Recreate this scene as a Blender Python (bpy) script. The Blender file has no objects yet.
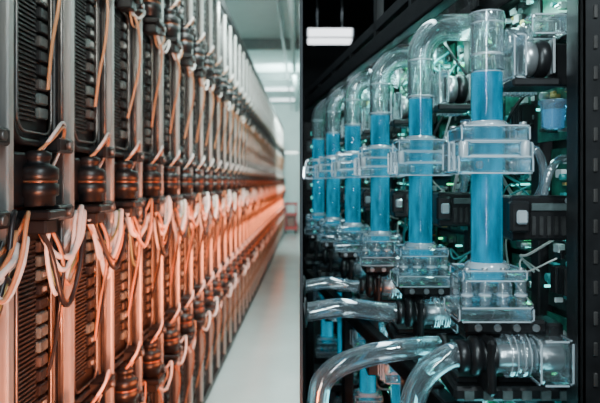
import bpy, math, random
from mathutils import Vector, Matrix
random.seed(7)
CZ = 1.3   # eye height

# ---------------------------------------------------------------- materials
def new_mat(name):
    m = bpy.data.materials.new(name); m.use_nodes = True
    nt = m.node_tree; nt.nodes.clear()
    out = nt.nodes.new('ShaderNodeOutputMaterial')
    return m, nt, out

def pmat(name, col, rough=0.5, metal=0.0, var=0.25, scale=20, bump=0.0, emit=None, es=0.0, stretch=(1,1,1), trans=0.0, evar=False, spec=.5):
    m, nt, out = new_mat(name)
    b = nt.nodes.new('ShaderNodeBsdfPrincipled')
    tc = nt.nodes.new('ShaderNodeTexCoord'); mp = nt.nodes.new('ShaderNodeMapping')
    mp.inputs['Scale'].default_value = stretch
    n = nt.nodes.new('ShaderNodeTexNoise'); n.inputs['Scale'].default_value = scale
    n.inputs['Detail'].default_value = 4
    nt.links.new(tc.outputs['Object'], mp.inputs[0]); nt.links.new(mp.outputs[0], n.inputs['Vector'])
    r = nt.nodes.new('ShaderNodeValToRGB')
    r.color_ramp.elements[0].position = 0.3; r.color_ramp.elements[1].position = 0.7
    r.color_ramp.elements[0].color = tuple(c*(1-var) for c in col)+(1,)
    r.color_ramp.elements[1].color = tuple(min(1, c*(1+var)) for c in col)+(1,)
    nt.links.new(n.outputs['Fac'], r.inputs[0]); nt.links.new(r.outputs[0], b.inputs['Base Color'])
    b.inputs['Roughness'].default_value = rough; b.inputs['Metallic'].default_value = metal
    b.inputs['Specular IOR Level'].default_value = spec
    if trans: b.inputs['Transmission Weight'].default_value = trans; b.inputs['IOR'].default_value = 1.33
    if bump:
        bp = nt.nodes.new('ShaderNodeBump'); bp.inputs['Strength'].default_value = bump
        bp.inputs['Distance'].default_value = 0.002
        nt.links.new(n.outputs['Fac'], bp.inputs['Height']); nt.links.new(bp.outputs[0], b.inputs['Normal'])
    if emit:
        b.inputs['Emission Color'].default_value = tuple(emit)+(1,)
        b.inputs['Emission Strength'].default_value = es
        if evar:
            mr = nt.nodes.new('ShaderNodeMapRange'); mr.inputs[1].default_value=.3; mr.inputs[2].default_value=.75
            mr.inputs[3].default_value=es*.5; mr.inputs[4].default_value=es*2.3
            nt.links.new(n.outputs['Fac'], mr.inputs[0]); nt.links.new(mr.outputs[0], b.inputs['Emission Strength'])
    nt.links.new(b.outputs[0], out.inputs[0])
    return m

def clear_mat(name, tint=(.93,.97,1), haze=0.08, refract=0.0, blend=0.35, rough=0.05, base_gloss=.05, edge=.9, ior=1.42):
    m, nt, out = new_mat(name)
    tr = nt.nodes.new('ShaderNodeBsdfTransparent'); tr.inputs[0].default_value = tuple(tint)+(1,)
    base = tr.outputs[0]
    if refract > 0:
        g = nt.nodes.new('ShaderNodeBsdfGlass'); g.inputs['IOR'].default_value = ior
        g.inputs['Roughness'].default_value = rough*.5; g.inputs['Color'].default_value = tuple(tint)+(1,)
        mx = nt.nodes.new('ShaderNodeMixShader'); mx.inputs[0].default_value = refract
        nt.links.new(base, mx.inputs[1]); nt.links.new(g.outputs[0], mx.inputs[2]); base = mx.outputs[0]
    d = nt.nodes.new('ShaderNodeBsdfDiffuse'); d.inputs[0].default_value = (.78,.89,.95,1)
    m2 = nt.nodes.new('ShaderNodeMixShader'); m2.inputs[0].default_value = haze
    nt.links.new(base, m2.inputs[1]); nt.links.new(d.outputs[0], m2.inputs[2])
    gl = nt.nodes.new('ShaderNodeBsdfGlossy'); gl.inputs['Roughness'].default_value = rough
    gl.inputs[0].default_value = (.92,.97,1,1)
    lw = nt.nodes.new('ShaderNodeLayerWeight'); lw.inputs[0].default_value = blend
    ma = nt.nodes.new('ShaderNodeMath'); ma.operation='MULTIPLY_ADD'; ma.inputs[1].default_value=edge; ma.inputs[2].default_value=base_gloss
    nt.links.new(lw.outputs['Facing'], ma.inputs[0])
    m3 = nt.nodes.new('ShaderNodeMixShader'); nt.links.new(ma.outputs[0], m3.inputs[0])
    nt.links.new(m2.outputs[0], m3.inputs[1]); nt.links.new(gl.outputs[0], m3.inputs[2])
    nt.links.new(m3.outputs[0], out.inputs[0])
    return m

M = {}
M['alu']   = pmat('brushed_aluminium', (.54,.53,.51), .36, .75, .15, 14, .15, stretch=(6,6,.6))
M['steel'] = pmat('dark_steel', (.15,.14,.135), .35, .8, .3, 25)
M['black'] = pmat('black_plastic', (.009,.009,.010), .36, 0, .3, 30, .1)
M['blackm']= pmat('black_metal', (.011,.011,.012), .45, .2, .4, 30, .1)
M['fin']   = pmat('fin_metal', (.045,.045,.045), .5, .5, .4, 60)
M['copper']= pmat('copper_band', (.32,.13,.07), .35, .8, .3, 30)
M['cabw']  = pmat('cable_white', (.74,.70,.67), .4, 0, .08, 20)
M['cabo']  = pmat('cable_orange', (.50,.22,.10), .4, 0, .15, 20)
M['cabk']  = pmat('cable_black', (.015,.015,.017), .35, 0, .2, 20)
M['cabg']  = pmat('cable_green', (.20,.24,.10), .4, 0, .2, 20)
M['cabt']  = pmat('cable_teal', (.05,.40,.42), .4, 0, .2, 20)
M['wallw'] = pmat('wall_paint_white', (.66,.80,.79), .6, 0, .04, 3)
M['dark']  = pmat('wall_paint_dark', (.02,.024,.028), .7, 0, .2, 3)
M['floorw']= pmat('floor_epoxy', (.52,.61,.60), .18, 0, .06, 2)
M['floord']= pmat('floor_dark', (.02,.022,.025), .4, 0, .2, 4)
M['lamp']  = pmat('lamp_diffuser', (.9,.95,1), .5, 0, .02, 3, emit=(.85,.97,1), es=4)
M['lampR'] = pmat('lamp_diffuser_soft', (.9,.95,1), .5, 0, .02, 3, emit=(.9,.95,1), es=3)
M['red']   = pmat('red_paint', (.5,.05,.05), .4, 0, .2, 10)
M['silver']= pmat('satin_silver', (.60,.64,.66), .28, .85, .15, 40)
M['pcb']   = pmat('circuit_green', (.008,.12,.08), .35, 0, .6, 60)
M['pcbd']  = pmat('circuit_dark', (.010,.025,.022), .35, 0, .5, 60)
M['chip']  = pmat('chip_grey', (.09,.12,.12), .4, .2, .3, 60)
M['white'] = pmat('white_plastic', (.62,.70,.70), .4, 0, .1, 30)
M['teal']  = pmat('teal_plastic', (.02,.28,.28), .35, 0, .3, 30)
M['gold']  = pmat('gold_contact', (.5,.33,.12), .35, .7, .2, 30)
M['led']   = pmat('led_teal', (.1,.8,.8), .4, 0, .1, 20, emit=(.1,.9,.8), es=3.0)
M['ledg']  = pmat('led_green', (.1,.8,.3), .4, 0, .1, 20, emit=(.1,1,.35), es=3.0)
M['liq']   = pmat('blue_coolant', (.0,.07,.14), .4, 0, .5, 34, emit=(.0,.36,.56), es=.46, stretch=(1,1,.3), evar=True, spec=.08)  # emission paints the lit look of the liquid; it is no lamp
M['glass'] = clear_mat('clear_tube', (.985,.995,1), .0, 0, .12, .015, .025, .9)
M['acry']  = clear_mat('acrylic_block', (.985,.995,1), .04, .5, .2, .02, .07)
M['edge']  = clear_mat('acrylic_pale_edge', (.97,.99,1), .55, 0, .4, .08, .15)  # whitish haze paints the bright outlines of clear parts
M['hose']  = clear_mat('clear_hose', (.965,.985,1), .09, 0, .42, .04, .09)
M['pipe']  = clear_mat('clear_pipe', (.97,.99,1), .045, .92, .16, .02, .04, .6, 1.49)
M['cup']   = clear_mat('blue_cup', (.3,.75,1), .15, 0, .3, .1)

# ---------------------------------------------------------------- mesh builder
def catmull(pts, k=6):
    pts = [Vector(p) for p in pts]
    P = [pts[0]*2-pts[1]] + pts + [pts[-1]*2-pts[-2]]
    o = []
    for i in range(1, len(P)-2):
        a,b,c,d = P[i-1],P[i],P[i+1],P[i+2]
        for j in range(k):
            t = j/k
            o.append(.5*((2*b)+(c-a)*t+(2*a-5*b+4*c-d)*t*t+(3*b-a-3*c+d)*t**3))
    o.append(pts[-1]); return o

class MB:
    def __init__(s): s.v=[]; s.f=[]; s.m=[]; s.s=[]; s.names=[]
    def mi(s, n):
        if n not in s.names: s.names.append(n)
        return s.names.index(n)
    def add(s, vs, fs, mat, smooth=False, rot=None, piv=None):
        o = len(s.v)
        if rot is not None:
            pv = Vector(piv) if piv is not None else Vector((0,0,0))
            vs = [rot @ (Vector(v)-pv) + pv for v in vs]
        s.v += [tuple(v) for v in vs]
        mi = s.mi(mat)
        for f in fs:
            s.f.append(tuple(i+o for i in f)); s.m.append(mi); s.s.append(smooth)
    def box(s, x0,x1,y0,y1,z0,z1, mat, b=0.0, rot=None, piv=None):
        c = ((x0+x1)/2,(y0+y1)/2,(z0+z1)/2); h=((x1-x0)/2,(y1-y0)/2,(z1-z0)/2)
        b = min(b, min(h)*.8)
        if b <= 0:
            vs=[(c[0]+i*h[0],c[1]+j*h[1],c[2]+k*h[2]) for i in(-1,1) for j in(-1,1) for k in(-1,1)]
            fs=[(0,1,3,2),(4,6,7,5),(0,4,5,1),(2,3,7,6),(0,2,6,4),(1,5,7,3)]
            s.add(vs,fs,mat,False,rot,piv); return
        vs=[]; idx={}
        for i in(-1,1):
            for j in(-1,1):
                for k in(-1,1):
                    for a in range(3):
                        p=[h[0]-b,h[1]-b,h[2]-b]; p[a]=h[a]
                        idx[(i,j,k,a)]=len(vs)
                        vs.append((c[0]+i*p[0],c[1]+j*p[1],c[2]+k*p[2]))
        fs=[]
        I=lambda i,j,k,a: idx[(i,j,k,a)]
        for q in(-1,1):
            fs.append((I(q,-1,-1,0),I(q,1,-1,0),I(q,1,1,0),I(q,-1,1,0))[::q])
            fs.append((I(-1,q,-1,1),I(1,q,-1,1),I(1,q,1,1),I(-1,q,1,1))[::-q])
            fs.append((I(-1,-1,q,2),I(1,-1,q,2),I(1,1,q,2),I(-1,1,q,2))[::q])
        for p in(-1,1):
            for q in(-1,1):
                fs.append((I(p,q,-1,0),I(p,q,1,0),I(p,q,1,1),I(p,q,-1,1))[::-p*q])
                fs.append((I(p,-1,q,0),I(p,1,q,0),I(p,1,q,2),I(p,-1,q,2))[::p*q])
                fs.append((I(-1,p,q,1),I(1,p,q,1),I(1,p,q,2),I(-1,p,q,2))[::-p*q])
        for i in(-1,1):
            for j in(-1,1):
                for k in(-1,1):
                    fs.append((I(i,j,k,0),I(i,j,k,1),I(i,j,k,2))[::i*j*k])
        s.add(vs,fs,mat,False,rot,piv)
    def lathe(s, o, axis, prof, mat, seg=20, caps=True, flip=False):
        o=Vector(o); a=Vector(axis).normalized()
        u=a.orthogonal().normalized(); w=a.cross(u)
        vs=[]; fs=[]
        for r,t in prof:
            for i in range(seg):
                th=2*math.pi*i/seg
                vs.append(o+a*t+(u*math.cos(th)+w*math.sin(th))*r)
        for j in range(len(prof)-1):
            for i in range(seg):
                k=(i+1)%seg
                f=(j*seg+i,j*seg+k,(j+1)*seg+k,(j+1)*seg+i)
                fs.append(f[::-1] if flip else f)
        s.add(vs,fs,mat,True)
        if caps:
            n=len(prof)-1
            s.add(vs[:seg],[tuple(range(seg))[::-1]],mat); s.add(vs[n*seg:],[tuple(range(seg))],mat)
    def cyl(s,o,axis,r,l,mat,seg=20,ch=None,caps=True):
        ch = r*.12 if ch is None else ch
        p=[(r-ch,0),(r,ch),(r,l-ch),(r-ch,l)] if ch>0 else [(r,0),(r,l)]
        s.lathe(o,axis,p,mat,seg,caps)
    def tube(s, path, r, mat, seg=8, k=6, smooth=True, caps=True, flip=False):
        pts = catmull(path,k) if k>0 else [Vector(p) for p in path]
        n=len(pts); t0=(pts[1]-pts[0]).normalized(); u=t0.orthogonal().normalized()
        vs=[];fs=[]
        for i,p in enumerate(pts):
            t=(pts[min(i+1,n-1)]-pts[max(i-1,0)])
            if t.length<1e-9: t=t0
            t=t.normalized()
            u=(u-t*u.dot(t)); u = u.normalized() if u.length>1e-6 else t.orthogonal().normalized()
            w=t.cross(u)
            for j in range(seg):
                th=2*math.pi*j/seg; vs.append(p+(u*math.cos(th)+w*math.sin(th))*r)
        for i in range(n-1):
            for j in range(seg):
                kk=(j+1)%seg
                f=(i*seg+j,i*seg+kk,(i+1)*seg+kk,(i+1)*seg+j)
                fs.append(f[::-1] if flip else f)
        s.add(vs,fs,mat,True)
        if caps:
            s.add(vs[:seg],[tuple(range(seg))[::-1]],mat); s.add(vs[-seg:],[tuple(range(seg))],mat)
    def mesh(s,name):
        me=bpy.data.meshes.new(name); me.from_pydata(s.v,[],s.f)
        for n in s.names: me.materials.append(M[n])
        me.polygons.foreach_set('material_index',s.m); me.polygons.foreach_set('use_smooth',s.s)
        me.update(); return me

def obj(name, mesh, loc=(0,0,0), parent=None, rotz=0):
    o=bpy.data.objects.new(name,mesh); bpy.context.collection.objects.link(o)
    o.location=loc; o.rotation_euler=(0,0,rotz)
    if parent: o.parent=parent
    return o
def room_box(name,x0,x1,y0,y1,z0,z1,mat):
    b=MB(); b.box(x0,x1,y0,y1,z0,z1,mat); return obj(name,b.mesh(name))

# ---------------------------------------------------------------- rooms
XL=-1.7; XR=2.6; YB=17.0; YR=7.0; YF=-3.0
room_box('floor', XL,.002,YF,YB,-.06,0,'floorw')
room_box('floor_dark', .002,XR,YF,YR,-.06,0,'floord')
room_box('ceiling', XL,.002,YF,YB,3.5,3.56,'wallw')
room_box('ceiling_dark', .002,XR,YF,YR,3.0,3.06,'dark')
room_box('wall_left', XL-.1,XL,YF,YB,0,3.5,'wallw')
room_box('wall_back', XL,.002,YB,YB+.1,0,3.5,'wallw')
room_box('wall_back_dark', .004,XR,YR,YR+.1,0,3.0,'dark')
room_box('wall_right', XR,XR+.1,YF,YR,0,3.0,'dark')
room_box('wall_front', XL,XR,YF-.1,YF,0,3.5,'dark')
b=MB()
b.box(0,.0015,1.01,YB,0,3.5,'wallw'); b.box(.0015,.004,1.01,YR,0,3.0,'dark'); b.box(-.0005,.0045,1.0,1.01,0,3.5,'dark')
obj('wall_partition', b.mesh('wall_partition'))

for i,y in enumerate((4.6,6.6,9.2,12.0)):
    b=MB(); b.box(XL,0,y,y+.10,3.34,3.37,'chip'); b.box(XL,0,y+.04,y+.06,3.37,3.48,'chip'); b.box(XL,0,y,y+.10,3.48,3.5,'chip')
    obj('trim_%d'%(i+1), b.mesh('ceiling_beam'))
b=MB()
b.cyl((-.10,3,3.30),(0,1,0),.035,13.9,'wallw',14); b.cyl((-.24,3,3.33),(0,1,0),.02,13.9,'silver',12)
obj('ceiling_pipes', b.mesh('ceiling_pipes'))
for i,y in enumerate((13.8,15.6)):
    b=MB(); b.box(-1.3,-.05,y,y+.16,3.44,3.5,'silver',.01); b.box(-1.27,-.08,y+.02,y+.14,3.425,3.44,'lamp')
    obj('ceiling_lamp', b.mesh('ceiling_lamp'))
b=MB()
b.box(-.62,-.10,YB-.06,YB-.01,0.005,2.1,'wallw',.01); b.box(-.66,-.62,YB-.07,YB-.01,0.005,2.16,'alu'); b.box(-.66,-.06,YB-.07,YB-.01,2.1,2.16,'alu'); b.cyl((-.15,YB-.06,1.0),(0,-1,0),.02,.06,'silver')
obj('door_1', b.mesh('door_1'))
b=MB()
for i in range(2):
    for j in range(2):
        b.cyl((-.36+.26*i,15.2+.4*j,0),(0,0,1),.035,.05,'black'); b.box(-.375+.26*i,-.345+.26*i,15.18+.4*j,15.22+.4*j,.05,.75,'red')
b.box(-.4,-.06,15.1,15.7,.1,.16,'red',.01); b.box(-.4,-.06,15.1,15.7,.45,.5,'red',.01); b.box(-.4,-.06,15.1,15.7,.72,.77,'red',.01); b.box(-.34,-.12,15.2,15.55,.16,.42,'steel',.02)
obj('red_trolley', b.mesh('red_trolley'))

# ---------------------------------------------------------------- left rack bay
S=.317
def bay(seed):
    b=MB(); rnd=random.Random(seed)
    b.box(-.048,0,0,.026,-1.28,1.22,'alu',.003)
    b.box(-.052,-.036,.026,.045,-1.28,1.22,'steel',.002)
    b.box(-.17,-.15,0,S,-1.28,1.22,'blackm')
    b.box(-.050,-.012,S-.020,S-.010,-1.27,1.2,'steel',.002)
    b.box(-.15,.0,0,S,-1.295,-1.25,'blackm',.004)
    b.box(-.15,-.01,0,S,1.19,1.23,'blackm',.004)
    tiers=[(-1.24,-.76),(-.60,-.08),(.09,.60),(.76,1.18)]
    for z0,z1 in tiers:
        x=-.030
        r=.045; y0,y1=.07,.288
        path=[]
        for (cy,cz,a0) in((y1-r,z0+r,-90),(y1-r,z1-r,0),(y0+r,z1-r,90),(y0+r,z0+r,180)):
            for q in range(5):
                a=math.radians(a0+q*22.5); path.append((x,cy+r*math.cos(a),cz+r*math.sin(a)))
        path.append(path[0])
        b.tube(path,.009,'blackm',8,0)
        path2=[(p[0]+.002,(p[1]-(y0+y1)/2)*.80+(y0+y1)/2,(p[2]-(z0+z1)/2)*.91+(z0+z1)/2) for p in path]
        b.tube(path2,.0035,'steel',6,0)
        b.box(-.14,-.045,y0,y1,z0,z1,'blackm',.01)
        z=z0+.05
        while z<z1-.05:
            b.box(-.045,-.036,y0+.035,y1-.085,z,z+.004,'fin'); z+=.0105
        z=z0+.06
        while z<z1-.07:
            b.box(-.045,-.030,y1-.075,y1-.032,z,z+.026,rnd.choice(['black','black','steel','chip']),.003)
            if rnd.random()<.3: b.box(-.031,-.0285,y1-.06,y1-.045,z+.008,z+.018,'alu')
            z+=.034
    for z0 in(-.68,0,.68):
        cx,cy=-.002,.140
        b.box(-.15,-.02,.06,.23,z0-.055,z0+.065,'black',.006)
        b.lathe((cx,cy,z0-.055),(0,0,1),[(.030,0),(.036,.004),(.036,.022),(.043,.026),(.043,.050),(.038,.053),(.038,.058),(.043,.061),(.043,.085),(.034,.092),(.024,.095),(.024,.105),(.028,.108),(.028,.12),(.018,.125)],'black',18)
        b.lathe((cx,cy,z0-.002),(0,0,1),[(.0385,0),(.0405,.001),(.0405,.005),(.0385,.006)],'copper',18,False)
        b.box(cx-.03,cx+.045,cy-.045,cy+.045,z0-.082,z0-.062,'black',.004)
        b.box(cx-.02,cx+.03,cy-.03,cy+.03,z0-.115,z0-.082,'blackm',.004)
        for dz in (-.09,.07):
            b.box(-.03,.02,.20,.29,z0+dz,z0+dz+.035,'black',.005)
            b.cyl((.02,.245,z0+dz+.018),(1,0,0),.011,.012,'steel',10)
        b.cyl((-.012,S-.028,z0+.10),(0,0,1),.005,.49 if z0<.5 else .42,'steel',8)
        N=8 if z0==0 else 2
        for i in range(N):
            mat=['cabw','cabo','cabk','cabw','cabo','cabg','cabw','cabk'][i]
            r=[.0075,.0048,.0065,.0060,.0045,.0035,.0050,.0055][i]
            q=1 if z0==0 else .65
            if z0!=0: r*=.7
            ex=.012+.034*rnd.random(); d=rnd.uniform(-.04,.07)*q; o=rnd.uniform(-.028,.022); h=rnd.uniform(-.12,.01)*q
            pts=[(cx+rnd.uniform(-.01,.025),cy+rnd.uniform(-.03,.02),z0-.10),
                 (ex*.5,cy+.02+o*.3,z0-.15*q-.01),
                 (ex*.9,cy+.055+o,z0-(.205+d)*q),
                 (ex,S-.085+o*.6,z0-(.195+d)*q+h*.2),
                 (ex+.004,S-.045+o*.5,z0-(.14+d*.5)*q+h*.5),
                 (ex,S-.018+o*.4,z0-.085*q+h),
                 (ex-.006,S+.004+o*.3,z0-.062*q+h),
                 (ex-.016,S+.016+o*.3,z0-.070*q+h),
                 (ex-.028,S+.012,z0-.100*q+h),
                 (-.018,S-.006,z0-.150*q+h),
                 (-.045,S-.02,z0-.20*q+h)]
            b.tube(pts,r,mat,8,4)
        for i in range(2 if z0==0 else 1):
            mat=['cabo','cabk'][i]; w=rnd.uniform(-.02,.02)
            b.tube([(.01,cy+.03,z0-.10),(.03,cy+.05+.01*i,z0-.17),(.022,cy+.07+w,z0-.27-.03*i),(.0,cy+.085+.01*i+w,z0-.36-.03*i),(-.02,cy+.09,z0-.46)],.0042,mat,7,4)
        for i in range(2):
            mat=['cabo','cabw'][i]
            b.tube([(cx+.0,cy+.02*i-.02,z0+.06),(cx+.025+.01*i,cy+.01,z0+.095+.02*i),(.03,cy+.05,z0+.125+.012*i),(.022,cy+.085,z0+.12+.01*i),(.005,cy+.105,z0+.085),(-.02,cy+.11,z0+.03)],.004,mat,7,4)
    return b.mesh('server_rack')
bms=[bay(3),bay(12),bay(29)]
SL=8/600
ang=-math.atan(SL)
for n in range(-3,43):
    Y=1.2+S*n
    o=obj('server_rack', bms[n%3], (-.6+SL*Y, Y, CZ), None, ang)

b=MB()
b.box(-.16,-.13,-1,14.6,1.24,1.30,'blackm'); b.box(-.03,0,-1,14.6,1.24,1.30,'blackm')
for i in range(50): b.box(-.13,-.03,-1+.31*i,-.97+.31*i,1.25,1.27,'blackm')
for i in range(4): b.tube([(-.11+.025*i+.008*math.sin(j*1.7+i),-1+1.3*j,1.285) for j in range(13)],.010,['cabk','cabo','cabk','cabw'][i],7,4)
obj('cable_tray', b.mesh('cable_tray'), (-.6,0,CZ), None, ang)

# ---------------------------------------------------------------- right: coolant column units
def abox(b,x0,x1,y0,y1,z0,z1,c=.004,e=.0011):
    """clear block with thin pale bars painting bright edge highlights"""
    b.box(x0,x1,y0,y1,z0,z1,'acry',c)
    for z in(z0,z1):
        for y in(y0,y1): b.box(x0+c,x1-c,y-e,y+e,z-e,z+e,'edge')
        for x in(x0,x1): b.box(x-e,x+e,y0+c,y1-c,z-e,z+e,'edge')
    for x in(x0,x1):
        for y in(y0,y1): b.box(x-e,x+e,y-e,y+e,z0+c*.5,z1-c*.5,'edge')

def acr_block(b, z0, z1, w, kind):
    h=w/2
    t=(z1-z0)
    if kind=='clamp':
        abox(b,-h,h,-h*.8,h*.8,z0,z0+t*.32)
        abox(b,-h*.72,h*.72,-h*.66,h*.66,z0+t*.35,z0+t*.61)
        abox(b,-h*.92,h*.92,-h*.78,h*.78,z0+t*.64,z1-t*.06)
        b.lathe((0,0,z1-t*.05),(0,0,1),[(.034,0),(.034,t*.06),(.029,t*.12)],'edge',24,False)
        for i in(-1,1):
            for j in(-1,1):
                b.cyl((i*h*.84,j*h*.66,z0+t*.33),(0,0,1),.0080,t*.30,'edge',12)
                b.cyl((i*h*.80,j*h*.62,z1-t*.05),(0,0,1),.006,t*.07,'silver',8)
                b.cyl((i*h*.84,j*h*.66,z0+t*.33),(0,0,1),.003,t*.30,'silver',8)
        abox(b,h*1.02,h*1.16,-.020,.020,z0+t*.05,z0+t*.62,.002)
        abox(b,-h*1.16,-h*1.02,-.020,.020,z0+t*.05,z0+t*.62,.002)
        for i in (-.45,.45):
            b.lathe((i*h,-h*.80,z0+t*.16),(0,-1,0),[(.005,0),(.0065,.001),(.0065,.002),(.004,.003)],'hose',14)
    else:
        abox(b,-h*.86,h*.86,-h*.72,h*.72,z1-t*.24,z1-t*.05)
        b.box(-h*.60,h*.60,-h*.46,h*.46,z0+t*.28,z1-t*.26,'acry',.006)
        abox(b,-h,h,-h*.85,h*.85,z0,z0+t*.26)
        b.lathe((0,0,z1-t*.04),(0,0,1),[(.036,0),(.036,t*.05),(.030,t*.12)],'edge',24,False)
        for i in(-1,-.33,.33,1):
            b.cyl((i*h*.74,-h*.62,z0+t*.27),(0,0,1),.0085,t*.48,'hose',14)
            b.lathe((i*h*.74,-h*.62,z0+t*.45),(0,0,1),[(.009,0),(.0105,.001),(.0105,.004),(.009,.005)],'edge',14,False)
            b.cyl((i*h*.74,-h*.62,z1-t*.05),(0,0,1),.005,t*.05,'silver',8)
            b.cyl((i*h*.74,h*.62,z0+t*.27),(0,0,1),.0085,t*.48,'hose',12)

def unit(first=False):
    b=MB(); rnd=random.Random(11)
    R=.0260
    top=.272 if first else .27
    ztube = .178 
    b.lathe((0,0,-.15),(0,0,1),[(R,0),(R,.15+ztube)],'glass',32,False)
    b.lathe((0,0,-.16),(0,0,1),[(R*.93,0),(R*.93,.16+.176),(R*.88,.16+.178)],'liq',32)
    if first:
        b.lathe((0,0,.180),(0,0,1),[(R,0),(R,top-.180)],'pipe',36,False)
        b.lathe((0,0,.180),(0,0,1),[(R*.80,0),(R*.80,top-.180)],'pipe',36,False,True)
        b.lathe((0,0,top),(0,0,1),[(R*.80,0),(R,.0)],'edge',36,False)
        b.lathe((0,0,top-.018),(0,0,1),[(R+.001,0),(R+.0025,.002),(R+.0025,.014),(R+.001,.018)],'hose',32,False)
        b.lathe((0,0,top-.019),(0,0,1),[(R+.003,0),(R+.003,.0015)],'edge',32,False)
        b.lathe((0,0,top-.002),(0,0,1),[(R+.0015,0),(R+.0015,.002)],'edge',32,False)
        b.lathe((0,0,top-.07),(0,0,1),[(R+.001,0),(R+.0018,.002),(R+.001,.004)],'edge',32,False)
        b.cyl((R+.002,0,.228),(1,0,0),.020,.03,'hose',20); b.cyl((R+.028,0,.228),(1,0,0),.027,.012,'hose',20)
        abox(b,R+.04,R+.095,-.02,.02,.236,.266,.004)
    else:
        pts=[(0,0,.180),(0,0,.205),(0,0,.23),(0,0,.25)]
        for q in range(0,19):
            a=math.radians(180-q*5); pts.append((.065+.065*math.cos(a),.0,top-.005+.065*math.sin(a)))
        pts=[Vector(p) for p in pts]
        pts+= [Vector((.10,0,top+.06)),Vector((.165,0,top+.06))]
        b.tube(pts,R+.002,'pipe',36,0,caps=False)
        b.tube(pts,R*.82,'pipe',36,0,caps=False,flip=True)
        b.lathe((0,0,.178),(0,0,1),[(R+.003,0),(R+.005,.001),(R+.005,.004),(R+.003,.005)],'edge',28,False)
        b.lathe((0,0,.255),(0,0,1),[(R+.0025,0),(R+.0035,.001),(R+.0035,.003),(R+.0025,.004)],'edge',28,False)
        b.cyl((.135,0,top+.06),(1,0,0),.035,.010,'edge',24)
    b.lathe((0,0,.175),(0,0,1),[(R+.0004,0),(R+.0004,.0015)],'edge',32,False)
    acr_block(b,.014,.092,.114,'clamp')
    acr_block(b,-.215,-.134,.114,'base')
    abox(b,.034,.052,-.03,.03,.165,.232,.004)
    b.cyl((.052,0,.198),(1,0,0),.028,.022,'silver',22); b.cyl((.074,0,.198),(1,0,0),.031,.020,'black',22)
    b.box(.058,.098,.034,.056,.168,.230,'black',.004)
    for i in range(5): b.box(.096,.10,-.026+.011*i,-.021+.011*i,.172,.226,'silver')
    b.box(.03,.105,-.034,.034,.150,.163,'blackm',.003); b.box(.104,.15,.0,.02,.155,.225,'blackm',.003)
    for i in range(6): b.box(.055+.009*i,.061+.009*i,.06,.095,.150,.195,'edge',.001)
    b.lathe((.112,.01,.085),(0,0,1),[(.012,0),(.019,.004),(.021,.04),(.024,.042),(.024,.048)],'cup',20)
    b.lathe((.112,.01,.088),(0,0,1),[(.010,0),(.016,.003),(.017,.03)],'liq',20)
    b.box(.035,.135,-.01,.05,-.094,-.022,'black',.004)
    b.box(.028,.060,-.03,-.01,-.080,-.030,'blackm',.004); b.box(.036,.054,-.038,-.030,-.066,-.044,'edge',.003)
    for i in range(5): b.box(.068+.012*i,.074+.012*i,-.014,-.01,-.085,-.055,'fin')
    b.box(.068,.125,-.013,-.01,-.046,-.034,'chip',.001)
    b.cyl((.125,-.012,-.03),(0,-1,0),.005,.006,'silver',8)
    b.tube([(.068,0,.05),(.076,-.01,.05),(.09,0,.03),(.095,.01,-.005),(.09,.02,-.025)],.007,'hose',10,5)
    b.tube([(.09,-.005,-.02),(.095,-.01,.01),(.115,0,.035),(.145,.02,.04)],.007,'hose',10,5)
    b.box(-.045,.085,-.035,.06,-.238,-.216,'black',.005)
    b.box(-.03,.10,.012,.06,-.262,-.240,'blackm',.004)
    for i in range(-1,3): b.cyl((.03*i+.005,-.036,-.227),(0,-1,0),.006,.004,'silver',10)
    b.box(.085,.112,-.03,.03,-.250,-.222,'black',.004)
    py=-.036; pz=-.270
    b.lathe((-.002,py,pz),(1,0,0),[(.022,0),(.027,.002),(.027,.018),(.033,.020),(.033,.030),(.028,.032),(.028,.038),(.033,.040),(.033,.050),(.028,.052),(.028,.060)],'hose',28)
    for tx in (.019,.028,.039,.048): b.lathe((tx-.002,py,pz),(1,0,0),[(.0335,0),(.0335,.0015)],'edge',28,False)
    b.cyl((.004,py,pz),(1,0,0),.017,.052,'silver',20)
    abox(b,.060,.108,py-.034,py+.034,pz-.036,pz+.030,.006,.0014); b.cyl((.066,py-.0,pz),(1,0,0),.021,.036,'silver',20)
    b.lathe((.109,py,pz),(1,0,0),[(.022,0),(.026,.002),(.026,.012),(.022,.014),(.012,.015)],'silver',22)
    b.lathe((-.040,py,pz),(1,0,0),[(.024,0),(.030,.004),(.030,.014),(.024,.017),(.024,.024),(.030,.026),(.030,.038)],'black',22)
    b.box(-.018,-.004,py-.03,py+.03,pz-.055,pz+.030,'blackm',.005)
    b.box(-.06,.14,-.03,.10,-.345,-.322,'blackm',.005)
    b.box(-.05,.13,-.01,.10,-.322,-.312,'black',.002)
    for i in range(6): b.box(-.045+.03*i,-.03+.03*i,-.034,-.03,-.341,-.327,'chip')
    b.box(-.03,.0,.02,.08,-.52,-.345,'blackm',.003); b.box(.09,.12,.02,.08,-.52,-.345,'blackm',.003)
    return b.mesh('coolant_column')

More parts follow.
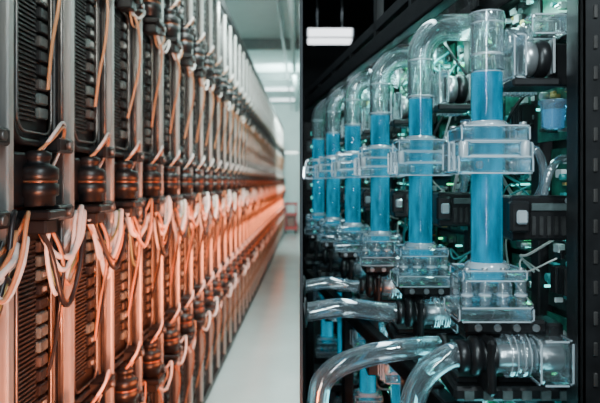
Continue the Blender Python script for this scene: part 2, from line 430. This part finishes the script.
def low_unit():
    b=MB(); R=.0248
    b.lathe((0,0,-.62),(0,0,1),[(R,0),(R,.30)],'glass',28,False)
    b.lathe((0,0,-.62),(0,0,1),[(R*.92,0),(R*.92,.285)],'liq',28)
    for z0,z1,k in((-.47,-.40,'clamp'),(-.68,-.61,'base')): acr_block(b,z0,z1,.090,k)
    b.box(-.05,.045,-.03,.045,-.71,-.682,'black',.004)
    b.cyl((-.015,0,-.75),(1,0,0),.032,.05,'hose',22); b.cyl((-.01,0,-.75),(1,0,0),.02,.04,'silver',18)
    b.tube([(-.015,0,-.75),(-.028,0,-.75),(-.038,.0,-.78),(-.04,0,-.86)],.013,'hose',16,5)
    return b.mesh('coolant_reservoir')
def rowpos(n): return (.302-.045*n, .97+.31*n)
U0=unit(True); U1=unit(False); UL=low_unit()
NU=6
for n in range(NU):
    x,y=rowpos(n)
    obj('coolant_column', U0 if n==0 else U1, (x,y,CZ))
for n in range(1,NU-1):
    x,y=rowpos(n)
    obj('coolant_reservoir', UL, (x-.015,y+.155,CZ))

# ---------------------------------------------------------------- right: equipment rack along the row
rk=bpy.data.objects.new('equipment_rack',None); bpy.context.collection.objects.link(rk)
rk.location=(.302,.97,CZ); rk.rotation_euler=(0,0,math.atan(.045/.31))
L=2.05; LF=1.58
b=MB()
b.box(.20,.215,.0,L,-1.25,.62,'pcbd')
for x,z,l in((.035,.365,L),(.17,.365,L)):
    b.box(x-.016,x+.016,.12,l,z,z+.008,'blackm',.001); b.box(x-.016,x-.012,.12,l,z,z+.05,'blackm',.001)
    b.box(x+.012,x+.016,.12,l,z,z+.05,'blackm',.001)
b.box(.02,.05,.15,L,.43,.46,'blackm',.002)
y=.12
while y<L:
    b.box(.03,.20,y,y+.022,.368,.395,'blackm',.003)
    b.box(.02,.045,y,y+.025,.375,.62 if y<.8 else .45,'blackm',.003); y+=.31
b.box(-.02,.2,-.0,.02,.31,.335,'blackm',.003)
y=.13
while y<L:
    b.box(.165,.195,y,y+.03,-1.25,.6,'blackm',.003); y+=.31
b.box(-.06,-.03,.03,LF,-.40,-.365,'blackm',.003); b.box(.10,.13,.03,L,-.40,-.365,'blackm',.003)
b.box(-.06,-.03,.03,LF,-1.2,-1.16,'blackm',.003)
for yy in(.1,.8,1.5): b.box(-.06,-.03,yy,yy+.03,-1.3,-.36,'blackm',.003); b.box(.17,.2,yy,yy+.03,-1.3,-.36,'blackm',.003)
obj('frame', b.mesh('rack_frame'), parent=rk)
rnd=random.Random(5)
b=MB()
y=.0
while y<L-.14:
    w=rnd.uniform(.09,.15)
    z=-.75
    while z<.42:
        h=rnd.uniform(.08,.17); x=.19-rnd.uniform(0,.03)
        b.box(x,x+.004,y,y+w,z,z+h-.012,rnd.choice(['pcb','pcb','pcbd']),0)
        for i in range(26):
            yy=y+rnd.uniform(.004,w-.03); zz=z+rnd.uniform(.004,h-.035); t=rnd.uniform(.003,.016)
            a=rnd.uniform(.004,.022); c=rnd.uniform(.004,.016)
            b.box(x-t,x,yy,yy+a,zz,zz+c,rnd.choice(['chip','black','white','teal','chip','black','silver','gold','pcbd','white','teal']),.001)
        for i in range(3):
            yy=y+rnd.uniform(.01,w-.02); zz=z+rnd.uniform(.01,h-.03)
            b.cyl((x,yy,zz),(-1,0,0),rnd.uniform(.004,.008),rnd.uniform(.01,.025),rnd.choice(['silver','black','teal','white']),10)
        for i in range(3): 
            yy=y+rnd.uniform(.01,w-.02); zz=z+rnd.uniform(.01,h-.03)
            b.box(x-.018,x,yy,yy+.004,zz,zz+.004,'led' if i else 'ledg')
        if rnd.random()<.45:
            yy=y+rnd.uniform(.01,w-.06); zz=z+rnd.uniform(.01,h*.4)
            for k in range(7): b.box(x-.03,x,yy+.007*k,yy+.003+.007*k,zz,zz+.045,rnd.choice(['blackm','fin']))
        z+=h
    y+=w+.01
obj('circuit_boards', b.mesh('circuit_boards'), parent=rk)
b=MB()
for i in range(170):
    y0=rnd.uniform(.12,L-.25); z0=rnd.uniform(-.6,.3); dy=rnd.uniform(-.1,.15); dz=rnd.uniform(-.2,.2)
    x0=.17
    b.tube([(x0,y0,z0),(x0-rnd.uniform(.02,.06),y0+dy*.3,z0+dz*.2+.02),(x0-rnd.uniform(.02,.07),y0+dy*.7,z0+dz*.8-.02),(x0,y0+dy,z0+dz)],rnd.choice([.0018,.0025,.0035]),rnd.choice(['cabk','cabk','cabt','cabw','cabt','cabk','cabk','cabt','cabw']),6,5)
obj('wiring', b.mesh('wiring'), parent=rk)
b=MB()
b.box(0,.05,0,.012,-1.29,.75,'blackm',.003); b.box(0,.01,0,.05,-1.29,.75,'blackm',.003)
for i in range(44):
    b.box(.018,.024,-.003,0,-1.2+.045*i,-1.18+.045*i,'steel',.001)
for i in range(22): b.cyl((.036,0,-1.18+.09*i),(0,-1,0),.004,.003,'steel',8)
obj('rack_upright', b.mesh('rack_upright'), (.412,.88,CZ))

def hose(pts, r, end=None):
    b=MB(); b.tube(pts,r,'pipe',28,8,caps=False); b.tube(pts,r*.78,'pipe',28,8,caps=False,flip=True)
    b.lathe(pts[0],tuple(Vector(pts[1])-Vector(pts[0])),[(r+.001,0),(r+.005,.002),(r+.005,.014),(r+.001,.016)],'black',20,False)
    if end: b.lathe(pts[-1],(1,0,0),[(r+.012,0),(r+.012,.004),(r+.003,.006)],'blackm',20,False)
    o=obj('coolant_hose', b.mesh('coolant_hose'), (0,0,CZ))
x,y=rowpos(0)
hose([(x-.042,y-.036,-.270),(x-.07,y-.036,-.272),(x-.105,y-.034,-.298),(x-.125,y-.03,-.345),(x-.128,y-.03,-.42),(x-.125,y,-.6)],.020)
hose([(x-.03,y+.14,-.305),(x-.10,y+.13,-.305),(x-.19,y+.12,-.318),(x-.25,y+.11,-.345),(x-.270,y+.11,-.40),(x-.272,y+.12,-.60)],.020)
for n in (1,2):
    x,y=rowpos(n)
    hose([(x-.042,y-.036,-.270),(x-.08,y-.036,-.270),(x*.35,y-.03,-.262),(.009,y-.03,-.272)],.020 if n<2 else .016,True)

# ---------------------------------------------------------------- right room background
b=MB(); b.box(0,.42,0,.22,0,.09,'silver',.01); b.box(.02,.40,.02,.2,-.012,0,'lampR'); b.box(.02,.40,-.006,0,.01,.08,'lampR')
b.cyl((.1,.1,.09),(0,0,1),.006,.36,'silver',8,caps=False); b.cyl((.32,.1,.09),(0,0,1),.006,.36,'silver',8,caps=False)
obj('hanging_lamp', b.mesh('hanging_lamp'), (.05,5.2,2.55))
b=MB()
b.box(0,.6,0,.5,0,1.9,'blackm',.01)
for i in range(14): b.box(.04,.56,-.015,0,.1+.125*i,.2+.125*i,'fin' if i%3 else 'chip',.004)
for i in range(14): b.box(.08,.10,-.02,-.015,.14+.125*i,.155+.125*i,'led')
sc=b.mesh('server_cabinet')
for xx in (.03,.67,1.31): obj('server_cabinet', sc, (xx,5.9,0))

# ---------------------------------------------------------------- lights
def area(name, loc, rot, sx, sy, col, e, spread=180):
    l=bpy.data.lights.new(name,'AREA'); l.shape='RECTANGLE'; l.size=sx; l.size_y=sy; l.color=col; l.energy=e
    l.spread=math.radians(spread)
    o=bpy.data.objects.new(name,l); bpy.context.collection.objects.link(o); o.location=loc; o.rotation_euler=rot
    return o
def aim(o,t):
    o.rotation_euler=(Vector(t)-o.location).to_track_quat('-Z','Y').to_euler(); return o
R90=math.pi/2
area('warm_rack_fill',(-.004,7.9,.90),(0,R90,0),.55,12.6,(1,.20,.06),160,80)  # unseen strip, added edge-on at the partition to throw orange on the racks
area('cool_rack_fill',(-.004,8.5,2.4),(0,R90,0),.8,12,(.85,1,.92),20,140)  # unseen cool strip, added edge-on to brighten the upper racks
aim(area('far_fill_light',(-.3,11.0,2.9),(0,0,0),.5,.5,(.80,1,.96),200),(-.3,17,1.6))
aim(area('ceiling_wash_light',(-.25,4.0,2.6),(0,0,0),.3,.3,(.80,1,.96),65),(-.4,10,3.5))
aim(area('floor_wash_light',(-.2,3.0,3.2),(0,0,0),.4,2,(.85,1,.97),38,70),(-.05,4.5,0))
aim(area('cool_key_light',(-.18,.3,2.15),(0,0,0),.25,.25,(.95,1,.88),6,70),(-.68,3.0,2.1))
aim(area('warm_key_light',(-.18,.4,.62),(0,0,0),.2,.2,(1,.22,.07),14,80),(-.68,2.6,.75))
aim(area('neutral_fill_light',(-.10,.45,.80),(0,0,0),.15,.15,(1,.90,.80),1.3,75),(-.66,2.0,1.1))
# right
aim(area('cool_column_light',(.55,-.2,2.3),(0,0,0),.12,.12,(.8,.95,1),18),(.3,1.3,1.3))
aim(area('side_column_light',(.03,.25,1.5),(0,0,0),.025,.8,(.78,.95,1),7),(.3,1.3,1.35))
area('top_row_light',(.20,1.9,2.15),(0,0,0),.1,1.8,(.75,.95,1),14)
area('rack_teal_fill',(.36,1.3,.75),(math.pi,0,0),.15,.9,(.2,.8,.9),2.5)  # unseen teal accent, added to tint the rack from below
o=area('rack_board_fill',(.105,.8,.33),(0,-math.radians(35),0),.02,1.5,(.45,1,.9),4.5); o.parent=rk  # added behind the columns only to brighten the circuit boards
area('room_light',(1.2,4.5,2.9),(0,0,0),1.2,1.2,(.8,.9,1),16)

w=bpy.data.worlds.new('World'); bpy.context.scene.world=w; w.use_nodes=True
w.node_tree.nodes['Background'].inputs[0].default_value=(.6,.8,.9,1); w.node_tree.nodes['Background'].inputs[1].default_value=.2

# ---------------------------------------------------------------- camera
cd=bpy.data.cameras.new('camera'); cam=bpy.data.objects.new('camera',cd); bpy.context.collection.objects.link(cam)
cam.location=(0,0,CZ); cam.rotation_euler=(R90,0,0)
cd.sensor_width=36; cd.lens=36; cd.shift_y=-19.5/600; cd.clip_start=.01
cd.dof.use_dof=True; cd.dof.focus_distance=1.12; cd.dof.aperture_fstop=4.8
bpy.context.scene.camera=cam
